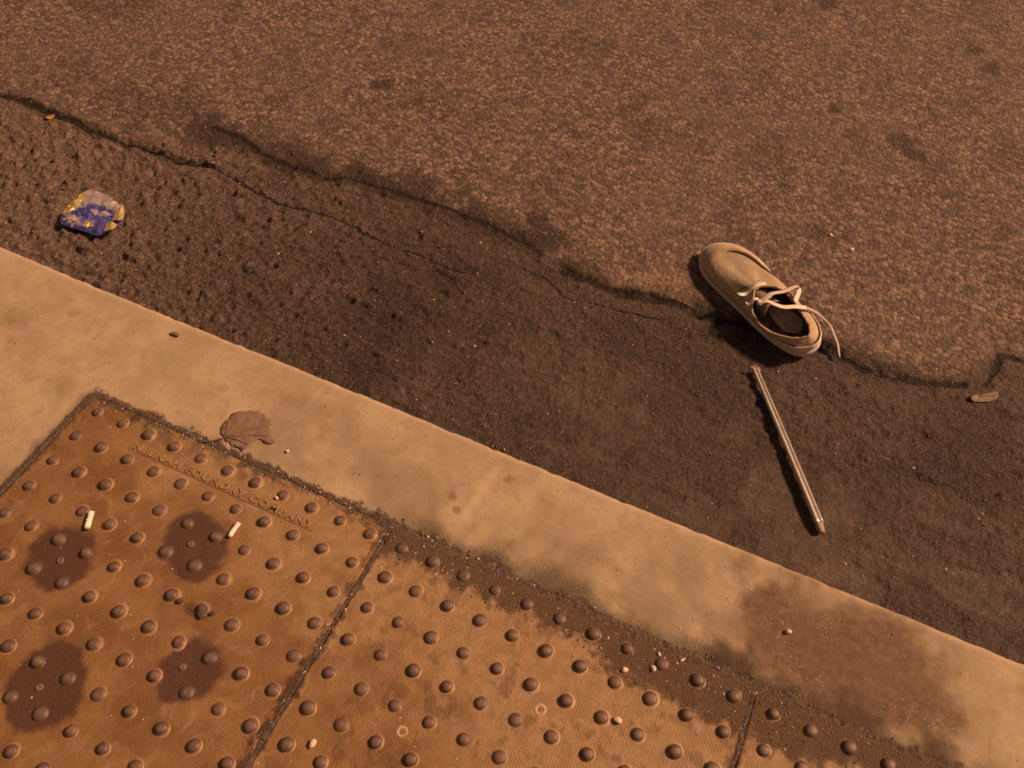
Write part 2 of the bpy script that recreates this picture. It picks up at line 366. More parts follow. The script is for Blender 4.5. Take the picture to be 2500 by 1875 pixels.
    soil = np.maximum(soil, .30 * sst(.56, .72, fbm(X, Y, .09, 61, 3)) * (1 - gut))
    rim = sst(.02, .0, np.abs(Y - yb - .02 + .04 * n1)) * sst(.5, .65, vn(X, Y, .05, 63)) * sst(.55, .75, X)
    soil = soil * (1 - .7 * rim * (1 - gut))
    rgh = 1 - gut * (1 - np.interp(X, [-.2, .25, .7, 1.2, 1.5], [1.0, .75, .35, .35, .55]) * (1 - .6 * mud))
    return z, gut, np.clip(soil, 0, .95), mud, rgh, np.clip(crk, 0, 5)
xs = axis(-1.45, 1.85, .0035, (-60, 60)); ys = axis(.17, 1.05, .0033, (.165, .17)); ys2 = axis(1.055, 2.62, .0055, (1.05, 80))
ys = np.unique(np.concatenate([ys, ys2[ys2 > 1.053]]))
X, Y = np.meshgrid(xs, ys); Z, gut, soil, mud, rgh, crk = road_fields(X, Y)
tag(grid_mesh('road', X, Y, Z, {'gut': gut, 'soil': soil, 'mud': mud, 'rgh': rgh, 'crk': crk}, MAT['road']), kind='structure')
def rz(x, y): return float(road_fields(np.array([float(x)]), np.array([float(y)]))[0][0])

# ------------------------------------------------------------------ pavement with its kerb
D = .0551; MOD = .6101; NP = 3
PX0, PY1 = -.0334, .0300                       # outer corner of the first plate
PY0 = PY1 - MOD
BAND_HI = [(-9, .036), (-.03, .0345), (.10, .034), (.35, .033), (.5597, .034), (.6, .0405), (.6437, .0385), (.6868, .037), (.7376, .0385), (.7907, .034), (.8394, .036), (.9003, .037), (.9498, .034), (.9882, .034), (1.0409, .033), (1.0852, .036), (1.1698, .036), (1.2391, .034), (1.3383, .033), (9, .033)]
BAND_LO = [(-.03, .022), (.2, .026), (.50, .025), (.5662, .012), (.5904, -.0228), (.6427, -.0113), (.6952, -.0169), (.7612, -.0196), (.832, -.0193), (.8843, -.0149), (.9474, -.0209), (.9912, -.0388), (1.0406, -.0345), (1.1015, -.0463), (1.1837, -.0434), (1.2504, -.0401), (1.3453, -.0223), (2, -.02)]
BIG = [(1.1659, .1781), (1.2062, .206), (1.2692, .2169), (1.3052, .2068), (1.3691, .2008), (1.398, .1725), (1.3981, .1124), (1.4456, .0868), (1.4227, .0453), (1.3693, .0204), (1.3104, .0237), (1.25, .027), (1.1903, .0217), (1.1555, .0587), (1.1539, .0996), (1.1598, .1382)]
dists = np.concatenate([[-.006, -.0045, -.0035, -.0018, 0, .0018, .0035, .0055, .008], axis(.011, .86, .0034, (.011, 40))])
zprof = np.concatenate([[-.16, -.06, -.0155, -.0080, -.0043, -.0022, -.0010, -.0003, 0], np.zeros(len(dists) - 9)])
xs = axis(-.62, 1.75, .0038, (-60, 60))
X, T = np.meshgrid(xs, dists); Zp = np.repeat(zprof[:, None], len(xs), 1)
Y = kerb_y(X) - T
n1 = fbm(X, Y, .05, 71) - .5; n2 = fbm(X, Y, .015, 72, 3) - .5
Z = Zp + .0016 * (fbm(X, Y, .11, 73, 3) - .5) + .0005 * (fbm(X, Y, .012, 74, 2) - .5)
Z = Z - .0025 * sst(.6, .85, vn(X, Y, .022, 75)) * sst(.010, .0, T)                       # little chips off the arris
inside = (X > PX0 - .004) & (X < PX0 + NP * MOD + .004) & (Y < PY1 + .004) & (Y > PY0 - .004)
deep = (X > PX0 + .001) & (X < PX0 + NP * MOD - .001) & (Y < PY1 - .001) & (Y > PY0 + .001)
Z = np.where(inside, -.0035, Z); Z = np.where(deep, -.0020, Z)
hi = np.interp(X, *zip(*BAND_HI))
soil = sst(.0075, -.002, Y - hi + .03 * n2 + .035 * n1 * sst(.5, .62, X)) * (X > PX0 - .012)
soil = np.maximum(soil, .72 * sst(.048, -.008, Y - hi + .07 * n1) * sst(.54, .66, X))
soil = np.maximum(soil, .9 * sst(.010, .001, np.abs(X - PX0 + .004) + .02 * n2) * (Y < PY1 + .008))
soil = np.maximum(soil, .35 * sst(.024, .004, np.abs(X - PX0 + .004) + .04 * n1) * (Y < PY1 + .015))
soil = np.where(inside, .85, soil * (Y < .12) * (X < 3))
soil = np.maximum(soil, .75 * sst(.0, -.004, T))                                            # grime on the kerb's face
for (sx, sy, r, a) in [(.0095, .2, .010, .45), (.64, .118, .012, .4), (.655, .10, .010, .45), (-.20, .16, .012, .28), (.16, .14, .012, .2), (.71, .19, .01, .3)]:
    soil = np.maximum(soil, a * sst(1.2, .3, np.hypot(X - sx, Y - sy) / r + 2 * n1))
edge_d = pdist(X, Y, BIG + BIG[:1]); sgn = np.where(inpoly(X, Y, BIG), -1, 1) * edge_d
stain = 1.0 * sst(.085, -.035, sgn + .16 * n1 + .05 * n2)
stain = np.maximum(stain, .38 * sst(.48, .75, fbm(X, Y, .10, 77, 4)) * sst(.02, .06, T))
stain = np.maximum(stain, .5 * sst(.045, .0, sgn + .06 * n1))
stain = np.maximum(stain, .5 * sst(.05, .0, np.hypot(X - 1.13, (Y - .10) * 1.4) - .02 + .06 * n1))
pale = .55 * np.exp(-(pdist(X, Y, [(.6848, .2), (.6743, .095)]) / .007) ** 2) + .45 * np.exp(-(pdist(X, Y, [(.325, .215), (.322, .158)]) / .003) ** 2)
pale = pale + .40 * sst(.016, .004, T) * sst(-.004, .002, T)  # pale band paints the light caught by the rounded kerb edge
tag(grid_mesh('pavement', X, Y, Z, {'soil': np.clip(soil, 0, 1), 'stain': stain, 'pale': np.clip(pale, 0, 1)}, MAT['concrete']), kind='structure')

# ------------------------------------------------------------------ tactile cast plates
STAINS = [(.1365, -.2425, .056, .057), (.3070, -.1355, .060, .054), (.2530, -.408, .058, .060), (.4240, -.304, .047, .054)]
def plate_fields(X, Y):
    n1 = fbm(X, Y, .045, 81) - .5; n3 = fbm(X, Y, .085, 88, 4) - .5; n2 = fbm(X, Y, .014, 82, 3) - .5
    stain = np.zeros_like(X)
    for (sx, sy, rx, ry) in STAINS:
        stain = np.maximum(stain, sst(1.12, .88, np.hypot((X - sx) / rx, (Y - sy) / ry) + .75 * n3 + .30 * n1 + .25 * n2))
    stain = np.maximum(stain, .45 * sst(1.3, .5, np.hypot(X - .227, Y + .36) / .018 + n1))
    lo = np.interp(X, *zip(*BAND_LO))
    soil = .92 * sst(-.014, .010, Y - lo + .045 * n2 + .03 * n1)
    k = np.round((X - PX0) / MOD) * MOD + PX0
    seam = sst(.013, .001, np.abs(X - k) + .03 * n2) * (.45 + .8 * vn(X, Y, .03, 83))
    soil = np.maximum(soil, np.clip(seam, 0, .95))
    soil = np.maximum(soil, .5 * sst(.05, .0, X - PX0 + .08 * n1) * sst(.35, .6, vn(X, Y, .03, 84)) * (Y > -.2))
    soil = np.maximum(soil, .45 * sst(.04, .0, PY1 - Y + .05 * n1) * sst(.45, .6, vn(X, Y, .02, 85)))
    soil = np.maximum(soil, .28 * sst(.60, .76, fbm(X, Y, .022, 86, 3)) * sst(.5, .7, X))
    soil = np.maximum(soil, .55 * sst(1.1, .4, np.hypot((X - .375) / 2.0, Y + .222) / .013 + 2 * n1))
    yb = -.035 - .24 * np.clip((X - .25) / .7, 0, 1)
    wear = sst(-.09, .07, Y - yb + .26 * n1) * sst(.02, .2, X)
    return soil, stain, np.clip(wear, 0, 1)
dome_prof = [(.0148, -.0004), (.0122, .0003), (.0102, .0010), (.0095, .0038), (.0078, .0056), (.0045, .0068), (0, .0071)]
def lathe(prof, n=16):
    V = []; F = []
    for (r, z) in prof[:-1]:
        for i in range(n): a = 2 * math.pi * i / n; V.append((r * math.cos(a), r * math.sin(a), z))
    V.append((0, 0, prof[-1][1])); k = len(prof) - 1
    for j in range(k - 1):
        for i in range(n): F.append((j * n + i, j * n + (i + 1) % n, (j + 1) * n + (i + 1) % n, (j + 1) * n + i))
    for i in range(n): F.append(((k - 1) * n + i, (k - 1) * n + (i + 1) % n, len(V) - 1))
    return V, F
dome_me = bpy.data.meshes.new('dome'); V, F = lathe(dome_prof); dome_me.from_pydata(V, [], F); dome_me.update()
dome_me.materials.append(MAT['dome']); dome_me.shade_smooth()
rnd = random.Random(4)
PLATE_TXT = ['orange tactile plate with cast foundry lettering and four round dark stains, left of the seam',
             'worn orange tactile plate between the two seams, its street edge buried in dark dirt',
             'tan tactile plate in the bottom right corner beyond the second seam']
plates = []
for p in range(NP):
    x0 = PX0 + p * MOD; g = .0009
    root = empty('tactile_plate', (x0, PY0, 0)); tag(root, PLATE_TXT[p], 'tactile plate', 'tactile plates let into the pavement')
    xs = np.linspace(x0 + g, x0 + MOD - g, 190); yy = np.linspace(PY0 + g, PY1 - g, 190)
    X, Y = np.meshgrid(xs, yy); soil, stain, wear = plate_fields(X, Y)
    e = np.minimum(np.minimum(X - x0 - g, x0 + MOD - g - X), np.minimum(Y - PY0 - g, PY1 - g - Y))
    Z = .0006 + .0012 * (fbm(X, Y, .2, 91 + p, 2) - .5) - .0008 * sst(.0035, 0, e) + .0016 * soil * (fbm(X, Y, .01, 93, 2)) 
    Z = np.where(e <= 1e-9, -.025, Z)
    flat = np.zeros_like(X)
    if p == 0: flat = sst(.004, 0, np.maximum(np.abs(X - .284) - .185, np.abs(Y + .0280) - .0105))
    o = grid_mesh('plate', X - x0, Y - PY0, Z, {'soil': soil, 'stain': stain, 'wear': wear, 'flat': flat}, MAT['plate'], root)
    off = (MOD - 10 * D) / 2
    fx = []
    for r in range(11):
        for c in range(11):
            wx, wy = x0 + off + c * D, PY1 - off - r * D + .0005
            if p == 0: wx = c * D; wy = -r * D
            else: wx = (c + 11 * p + .075 * p) * D; wy = -r * D
            fx.append((wx, wy))
    A = np.array(fx); s_, t_, w_ = plate_fields(A[:, 0], A[:, 1])
    for (wx, wy), s1, t1, w1 in zip(fx, s_, t_, w_):
        d = bpy.data.objects.new('dome', dome_me); COL.objects.link(d); d.parent = root
        d.location = (wx - x0, wy - PY0, .0004); d.rotation_euler = (R(rnd.uniform(-2, 2)), R(rnd.uniform(-2, 2)), rnd.uniform(0, 6.28))
        k = rnd.uniform(.89, 1.06); d.scale = (k, k * rnd.uniform(.95, 1.05), rnd.uniform(.62, 1.1))
        d['soil'] = float(s1); d['stain'] = float(t1); d['wear'] = float(w1)
    plates.append((root, x0))
root, x0 = plates[0]
# raised name bar with cast lettering
V = [(-.186, -.0096, -.001), (.186, -.0096, -.001), (.186, .0096, -.001), (-.186, .0096, -.001), (-.1848, -.0084, .0009), (.1848, -.0084, .0009), (.1848, .0084, .0009), (-.1848, .0084, .0009)]
nb = pyd('name_bar', V, [(4, 5, 6, 7), (0, 1, 5, 4), (1, 2, 6, 5), (2, 3, 7, 6), (3, 0, 4, 7)], MAT['plate'], root, False)
for k_, v_ in (('soil', .12), ('wear', .55), ('stain', 0.0), ('flat', 1.0)):
    a_ = nb.data.attributes.new(k_, 'FLOAT', 'POINT'); a_.data.foreach_set('value', np.full(8, v_, np.float32))
nb.location = (.281 - x0, -.0280 - PY0, .0006)
cu = bpy.data.curves.new('txt', 'FONT'); cu.body = 'NEENAH FOUNDRY COMPANY'; cu.align_x = 'CENTER'; cu.align_y = 'CENTER'
cu.size = .0172; cu.extrude = .0006; cu.bevel_depth = .00040; cu.bevel_resolution = 1; cu.resolution_u = 3; cu.space_character = 1.18; cu.offset = .0001
to = bpy.data.objects.new('txt', cu); COL.objects.link(to)
bpy.context.view_layer.update()
me = bpy.data.meshes.new_from_object(to.evaluated_get(bpy.context.evaluated_depsgraph_get()))
bpy.data.objects.remove(to)
wid = max(v.co.x for v in me.vertices) - min(v.co.x for v in me.vertices)
for v in me.vertices: v.co.x *= .358 / wid
me.materials.clear()
lt = link('lettering', me, MAT['letter'], nb, False); lt.location = (0, 0, .0016)
# anchor bolts: dark plate-patches carry a grey bolt, bare spots a pale ring with a hole
bolt_me = bpy.data.meshes.new('anchor_bolt'); V, F = lathe([(.0060, -.001), (.0058, .0012), (.0045, .0019), (.0020, .0020), (.0012, .0012), (0, .0010)], 12)
bolt_me.from_pydata(V, [], F); bolt_me.materials.append(MAT['bolt']); bolt_me.shade_smooth()
for (sx, sy, _, _) in STAINS:
    b = bpy.data.objects.new('anchor_bolt', bolt_me); COL.objects.link(b); b.parent = root; b.location = (round(sx / D * 2) / 2 * D - x0, round(sy / D * 2) / 2 * D - PY0, .0005)
ring_me = bpy.data.meshes.new('anchor_ring'); V, F = lathe([(.0100, -.0008), (.0092, .0002), (.0042, .0003), (.0036, -.0010), (0, -.0012)], 18)
ring_me.from_pydata(V, [], F); ring_me.materials.append(MAT['boss']); ring_me.shade_smooth()
root2, x02 = plates[1]
for (sx, sy) in [(.7467, -.2477), (.9115, -.1374)]:
    b = bpy.data.objects.new('anchor_ring', ring_me); COL.objects.link(b); b.parent = root2; b.location = (sx - x02, sy - PY0, .0005)
    c = bpy.data.objects.new('anchor_bolt', bolt_me); COL.objects.link(c); c.parent = root2; c.location = (sx - x02, sy - PY0, .0001); c.scale = (.42, .42, .4)

# ------------------------------------------------------------------ the shoe
def canvas_material(name, c1, c2, dirt):
    m = M(name); o = m.obj()
    w1 = m.n.new('ShaderNodeTexWave'); w1.bands_direction = 'X'; m.l.new(o, w1.inputs[0]); w1.inputs['Scale'].default_value = 240; w1.inputs['Distortion'].default_value = .6
    w2 = m.n.new('ShaderNodeTexWave'); w2.bands_direction = 'Y'; m.l.new(o, w2.inputs[0]); w2.inputs['Scale'].default_value = 240; w2.inputs['Distortion'].default_value = .6
    col = m.mix(m.mr(m.noise(45, 4, .6, o), .3, .7), c1, c2)
    col = m.mix(m.mr(m.noise(70, 5, .65, o, dist=.5), .52, .78, 0, .6), col, dirt)
    lowz = m.mr(m.sep(o, 2), .030, .012, 0, .45)
    col = m.mix(m.math('MULTIPLY', lowz, m.noise(120, 3, .6, o)), col, dirt)
    m.set('Base Color', col).set('Roughness', .9).set('Specular IOR Level', .15).set('Sheen Weight', .12)
    n1 = m.bump(m.math('ADD', w1.outputs[1], w2.outputs[1]), .18, .0006)
    m.bump(m.noise(75, 4, .6, o), .35, .003, n1)
    return m.m
MAT['canvas'] = canvas_material('tan_canvas', (.390, .305, .210), (.465, .372, .265), (.26, .19, .12))
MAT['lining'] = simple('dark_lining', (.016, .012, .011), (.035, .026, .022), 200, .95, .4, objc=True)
MAT['trim'] = simple('fuzzy_collar_edge', (.36, .25, .165), (.50, .37, .25), 400, .95, .8, bdist=.002, objc=True)
MAT['heel'] = canvas_material('scuffed_heel_suede', (.60, .525, .465), (.72, .645, .58), (.42, .34, .29))
MAT['rubber'] = simple('dirty_white_rubber', (.50, .45, .40), (.64, .58, .52), 60, .6, .25, 300, objc=True)
MAT['insole'] = simple('brown_insole', (.055, .040, .032), (.11, .080, .062), 90, .85, .4, objc=True)
MAT['lace'] = simple('cotton_lace', (.64, .58, .50), (.78, .72, .64), 260, .9, .5, 900, objc=True)
MAT['lace_dirty'] = simple('dirty_lace_end', (.30, .26, .23), (.46, .41, .36), 200, .9, .5, 900, objc=True)
MAT['steel'] = simple('eyelet_metal', (.55, .5, .42), (.7, .65, .55), 300, .35, .1, metal=.9)

SL = .322
LEFT = [(0, 0), (.006, .017), (.022, .031), (.06, .041), (.11, .044), (.165, .043), (.215, .044), (.255, .043), (.285, .038), (.305, .027), (.318, .012)]
RIGHT = [(.322, -.004), (.319, -.020), (.308, -.036), (.287, -.051), (.256, -.060), (.215, -.062), (.165, -.054), (.11, -.047), (.06, -.045), (.021, -.034), (.004, -.019)]
loop = catmull([(x, y, 0) for x, y in LEFT + RIGHT], 6, True)
NL = len(loop)
def open_pt(x, y):
    """matching point on the rim of the opening for an outline point"""
    q = min(x / .215, 1.0); q = q * q * (3 - 2 * q) * .45 + q * .55
    xc = .012 + (.158 - .012) * q
    w = np.interp(xc, [.012, .018, .030, .06, .09, .118, .137, .153, .158], [.0, .009, .0190, .029, .035, .036, .027, .013, .005])
    if x > .16: w = w * min(1.0, abs(y) / .040)
    side = 1 if y >= 0 else -1
    lean = .014 if side > 0 else .002                       # slack left wall has flopped outwards
    cy = lean * math.sin(min(1, max(0, (xc - .01) / .14)) * math.pi)
    zc = np.interp(xc, [.012, .04, .07, .10, .13, .150], [.052, .048, .045, .050, .054, .053])
    return Vector((xc, side * w + cy + .002, zc))
rims = [open_pt(p.x, p.y) for p in loop]
ROLL = R(19); RY = .044
def T(v):                                                      # the shoe lies tipped over on its left edge
    y, z = v[1] - RY, v[2]; c, s = math.cos(ROLL), math.sin(ROLL)
    return Vector((v[0], RY + y * c + z * s, -y * s + z * c))
def upper_pt(i, a):
    p, q = loop[i], rims[i]; z0 = .013
    wf = float(sst(.13, .235, p.x)); dz = q.z - z0
    fr = .56 * (1 - (1 - min(a / .36, 1)) ** 2.0) ** (1 / 1.5) + .44 * (a * .6 + a * a * .4)
    si = (1 - (1 - a) ** 2.1) ** (1 / 2.1) * .55 + a ** .62 * .45
    z = z0 + dz * (fr * wf + si * (1 - wf))
    bul = .004 * math.sin(math.pi * a) * (1 - wf)
    out = Vector((p.x - .15, p.y * 3, 0)).normalized()
    v = Vector((p.x + (q.x - p.x) * a, p.y + (q.y - p.y) * a, z)) + out * bul
    st = float(sst(.225, .285, a)) * wf * float(sst(1.0, .55, a))
    sd_ = .22 + .78 * float(sst(.02, -.02, p.y)); v.z -= .0040 * st * sd_
    v.z += .0020 * wf * sd_ * math.exp(-((a - .205) / .05) ** 2)
    v.z += .0022 * (float(fbm(np.array([v.x]), np.array([v.y]), .035, 7, 2)[0]) - .5) * min(1, a * 4)
    return v
NA = 26; AV = [0] + [(k / NA) ** 1.55 for k in range(1, NA + 1)]
shoe = empty('shoe', (1.1265, .7219, -.0345), R(147.3))
tag(shoe, 'tan canvas lace-up shoe tipped on its side in the gutter, laces undone', 'shoe')
V = [T(upper_pt(i, a)) for a in AV for i in range(NL)]
F = [(k * NL + i, (k + 1) * NL + i, (k + 1) * NL + (i + 1) % NL, k * NL + (i + 1) % NL) for k in range(NA) for i in range(NL)]
up = pyd('upper', V, F, [MAT['canvas'], MAT['lining']], shoe)
md = up.modifiers.new('thick', 'SOLIDIFY'); md.thickness = .0026; md.offset = -1; md.material_offset = 1; md.material_offset_rim = 0
bvh = BVHTree.FromPolygons(V, F)
# sole
def ring(off, z): 
    out = []
    for i, p in enumerate(loop):
        a, b = loop[i - 1], loop[(i + 1) % NL]; t = (b - a).normalized(); n = Vector((t.y, -t.x, 0))
        out.append(T(p - n * off * (-1 if False else 1) + Vector((0, 0, z))))
    return out
sg = 1 if (Vector((loop[2].y - loop[0].y, -(loop[2].x - loop[0].x), 0))).dot(Vector((.15, 0, 0)) - loop[1]) > 0 else -1
rs = [ring(sg * o, z) for o, z in [(-.006, 0), (.0015, .001), (.0030, .005), (.0030, .0125), (.0014, .0150), (-.0035, .0155)]]
V = [v for r_ in rs for v in r_]; F = [(k * NL + i, k * NL + (i + 1) % NL, (k + 1) * NL + (i + 1) % NL, (k + 1) * NL + i) for k in range(5) for i in range(NL)]
F.append(tuple(range(NL))[::-1])
sole = pyd('sole', V, F, MAT['rubber'], shoe)
ins = ring(-sg * .0045, .0165) if False else [T(Vector((p.x * .94 + .009, p.y * .80 - .002, 0.0190 + .004 * math.exp(-((p.x) / .05) ** 2)))) for p in loop]
V = ins + [T(Vector((.15, -.002, .0190)))]
pyd('insole', V, [(i, (i + 1) % NL, NL) for i in range(NL)], MAT['insole'], shoe)
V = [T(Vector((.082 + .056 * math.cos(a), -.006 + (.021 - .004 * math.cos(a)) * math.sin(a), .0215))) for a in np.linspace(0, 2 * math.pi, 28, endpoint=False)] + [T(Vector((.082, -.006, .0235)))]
pyd('insole_light_patch', V, [(i, (i + 1) % 28, 28) for i in range(28)], simple('insole_light_paint', (.36, .26, .20), (.55, .42, .34), 110, .85, .4, objc=True), shoe)  # added pale ellipse paints the strip of light, insole kept dark around it
# frayed collar edge
path = [T(r_ + Vector((0, 0, .0004))) for r_ in rims]
keep = [path[0]]
for p in path[1:]:
    if (p - keep[-1]).length > .0022: keep.append(p)
rj = random.Random(9)
keep = [p + Vector((rj.uniform(-1, 1), rj.uniform(-1, 1), rj.uniform(-.6, 1))) * .0006 for p in keep]
Vv, Ff = sweep(keep, circ(.0025, 7), True)
Vv = [v + Vector((rj.uniform(-1, 1), rj.uniform(-1, 1), rj.uniform(-1, 1))) * .0004 for v in Vv]
pyd('collar_edge', Vv, Ff, MAT['trim'], shoe)
# heel counter that gapes away from the collar
idx = [i for i in range(NL) if loop[i].x < .072]; idx = [i for i in idx if i > NL // 2] + [i for i in idx if i <= NL // 2]
lev = [.02, .10, .22, .36, .50]; offs = [.0012, .0022, .0036, .0052, .0066]
V = []; 
for a, of in zip(lev, offs):
    for n_, i in enumerate(idx):
        f = math.sin(math.pi * n_ / (len(idx) - 1)) ** .5
        p = upper_pt(i, a * (.35 + .65 * f)); out = Vector((p.x - .11, p.y * 1.6, 0)).normalized()
        V.append(T(p + out * of * (.15 + .85 * f)))
k = len(idx); F = [(j * k + i, j * k + i + 1, (j + 1) * k + i + 1, (j + 1) * k + i) for j in range(len(lev) - 1) for i in range(k - 1)]
hc = pyd('heel_counter', V, F, MAT['heel'], shoe); md = hc.modifiers.new('thick', 'SOLIDIFY'); md.thickness = .0022; md.offset = 0
# tongue
V = []; F = []
for i in range(12):
    t = i / 11; x = .190 - .082 * t; zc = .0450 + .010 * t - .004 * (t > .8) 
    for j in range(9):
        s_ = j / 8 - .5; V.append(T(Vector((x + .006 * math.cos(s_ * 3) * t, .004 + s_ * .046 * (.75 + .3 * t), zc - .030 * s_ * s_ * (1 + t) + .0012 * math.sin(9 * t + 5 * s_)))))
F = [(i * 9 + j, i * 9 + j + 1, (i + 1) * 9 + j + 1, (i + 1) * 9 + j) for i in range(11) for j in range(8)]
tg = pyd('tongue', V, F, simple('grey_tongue', (.20, .155, .115), (.31, .245, .185), 150, .95, .4, objc=True), shoe)
md = tg.modifiers.new('thick', 'SOLIDIFY'); md.thickness = .002
# eyelets and laces
MAT['stitch_and_shade'] = simple('brown_seam_and_shade', (.085, .055, .036), (.14, .095, .065), 300, .9, .3, objc=True)
SEAM = [(.186, .050), (.183, .043), (.176, .031), (.167, .018), (.157, .004)]
def drop(x, y, lift=.0016):
    h = bvh.ray_cast(Vector((x, y, .3)), Vector((0, 0, -1)))
    return Vector((x, y, (h[0].z if h[0] else .06) + lift))
def lace(name, pts, w, mat, tw=None, th=.0006):
    path = catmull(pts, 7); prof = [(-w, -th), (-w * .5, -th * 1.5), (w * .5, -th * 1.5), (w, -th), (w, th), (w * .5, th * 1.5), (-w * .5, th * 1.5), (-w, th)]
    V, F = sweep(path, prof, False, twist=tw); return pyd(name, V, F, mat, shoe)
for (ex, ey) in [(.1671, .061), (.1397, .064), (.172, .004)]:
    p = drop(ex, ey, .0006)
    V, F = sweep([p + Vector((.0024 * math.cos(a), .0024 * math.sin(a), 0)) for a in np.linspace(0, 2 * math.pi, 12, endpoint=False)], circ(.0008, 6), True)
    pyd('eyelet', V, F, MAT['steel'], shoe)
lace('lace', [drop(x, y, l) for x, y, l in [(.1565, .001, .0005), (.1600, .012, .003), (.1630, .026, .0035), (.1655, .043, .003), (.1671, .061, .0004)]], .0040, MAT['lace'])
lace('lace', [drop(x, y, l) for x, y, l in [(.1370, .036, .001), (.1392, .0471, .003), (.14, .0576, .002), (.1397, .064, .0004)]], .0030, MAT['lace'])
LOOP = [(.1209, .053, .078), (.119, .0428, .083), (.1193, .0268, .087), (.1105, .0039, .089), (.1085, -.0200, .090), (.1055, -.0300, .089), (.1000, -.0305, .084), (.0912, -.0177, .078), (.0858, -.0078, .0755)]
lace('lace', [Vector(p) for p in LOOP], .0060, MAT['lace'], lambda t: R(15) + R(35) * t)
TAIL = [(.1186, .0539, .078), (.1107, .0432, .082), (.0982, .0382, .083), (.0842, .0259, .081), (.0744, .0045, .079), (.0638, -.0172, .074)]
TAIL2 = [(.0638, -.0172, .074), (.0531, -.037, .061), (.0411, -.0521, .047), (.0262, -.0654, .030), (.0079, -.0641, .019), (-.0093, -.0593, .012), (-.0240, -.0490, .0085), (-.0329, -.0425, .0075)]
lace('lace', [Vector(p) for p in TAIL], .0044, MAT['lace'], lambda t: R(12) - R(20) * t)
lace('lace', [Vector(p) for p in TAIL2], .0036, MAT['lace_dirty'], lambda t: R(-8) + R(60) * t)
ri = [i for i in range(NL) if loop[i].y < -.006 and .165 < loop[i].x < .316]; li = [i for i in range(NL) if loop[i].y > .004 and .20 < loop[i].x < .312]
for ids, rr in ((ri, .0019), (li, .0009)):  # dark tube marks the seam and paints its groove's shade, heavier on the right
    V, F = sweep([T(upper_pt(i, .262)) + Vector((0, 0, .0002)) for i in ids], circ(rr, 6), scale=lambda t: .35 + .65 * math.sin(math.pi * (.06 + .88 * t))); pyd('toe_seam_shade', V, F, MAT['stitch_and_shade'], shoe)
V, F = sweep(catmull([drop(x, y, .0002) for x, y in SEAM], 5), circ(.0009, 6)); pyd('seam', V, F, MAT['stitch_and_shade'], shoe)
kn = bmesh.new(); bmesh.ops.create_icosphere(kn, subdivisions=2, radius=.0062)
for v in kn.verts: v.co = Vector((v.co.x * 1.1, v.co.y, v.co.z * .75)) * (1 + .18 * math.sin(v.co.x * 1300 + v.co.y * 900))
me = bpy.data.meshes.new('lace_knot'); kn.to_mesh(me); kn.free()
ko = link('lace_knot', me, MAT['lace'], shoe); ko.location = (.1195, .0535, .0765)

# ------------------------------------------------------------------ ribbed stick
def stick():
    m = M('pale_stick'); o = m.obj()
    grain = m.noise(1, 4, .6, m.map((30, 900, 900), vec=o))
    col = m.mix(m.mr(grain, .3, .7), (.42, .385, .345), (.60, .555, .50))
    col = m.mix(m.mr(m.noise(60, 4, .7, o), .55, .75, 0, .7), col, (.22, .165, .12))
    m.set('Base Color', col).set('Metallic', .45).set('Roughness', .34).set('Specular IOR Level', .5); m.bump(grain, .3, .0008)
    a = Vector((1.0345, .6352)); b = Vector((1.2287, .3423)); L = (b - a).length; ang = math.atan2(b.y - a.y, b.x - a.x)
    z = max(rz(a.x + (b.x - a.x) * t, a.y + (b.y - a.y) * t) for t in np.linspace(0, 1, 15))
    root = empty('stick', (a.x, a.y, z), ang); tag(root, 'thin pale ribbed stick lying in the gutter below the shoe', 'stick')
    h = .0046
    prof = [(-.0052, .0005), (-.0030, -.0006), (.0030, -.0006), (.0052, .0005), (.0055, .0034), (.0040, .0056), (.0022, .0058), (.0009, .0042), (-.0009, .0042), (-.0022, .0058), (-.0040, .0056), (-.0055, .0034)]
    path = [Vector((L * t, .0008 * math.sin(t * 3.1), .0030)) for t in np.linspace(0, .955, 46)]
    V, F = sweep(path, prof, False, scale=lambda t: 1.16 + .24 * t + .04 * math.exp(-((t - .48) / .02) ** 2), twist=lambda t: R(8) * (t - .5))
    pyd('shaft', V, F, m.m, root)
    path = [Vector((L * t, .0008 * math.sin(t * 3.1) - .0003, .0032)) for t in np.linspace(.945, 1.0, 8)]
    V, F = sweep(path, circ(.0072, 10, .85), False, scale=lambda t: 1.02 - .25 * t ** 3)
    pyd('end_sleeve', V, F, simple('dull_grey_sleeve', (.22, .17, .15), (.36, .29, .25), 120, .55, .3, objc=True), root)
    rj = random.Random(3); V = []; F = []
    for q in range(9):
        an = q * .75; d = Vector((-.6 - .5 * rj.random(), math.sin(an) * .8, .25 + .5 * abs(math.cos(an)))).normalized()
        p0 = Vector((.004, math.sin(an) * .003, .005 + .002 * math.cos(an))); ln = rj.uniform(.006, .014)
        pts = [p0, p0 + d * ln * .5 + Vector((0, rj.uniform(-.003, .003), .001)), p0 + d * ln + Vector((0, rj.uniform(-.004, .004), -.002))]
        v, f = sweep(catmull(pts, 3), [(-.0022, -.0003), (.0022, -.0003), (.0022, .0003), (-.0022, .0003)], twist=lambda t: an + t)
        b0 = len(V); V += v; F += [tuple(b0 + i for i in ff) for ff in f]
    pyd('frayed_tip', V, F, simple('frayed_pale_plastic', (.42, .33, .30), (.60, .50, .46), 200, .45, .2, objc=True), root, False)
stick()

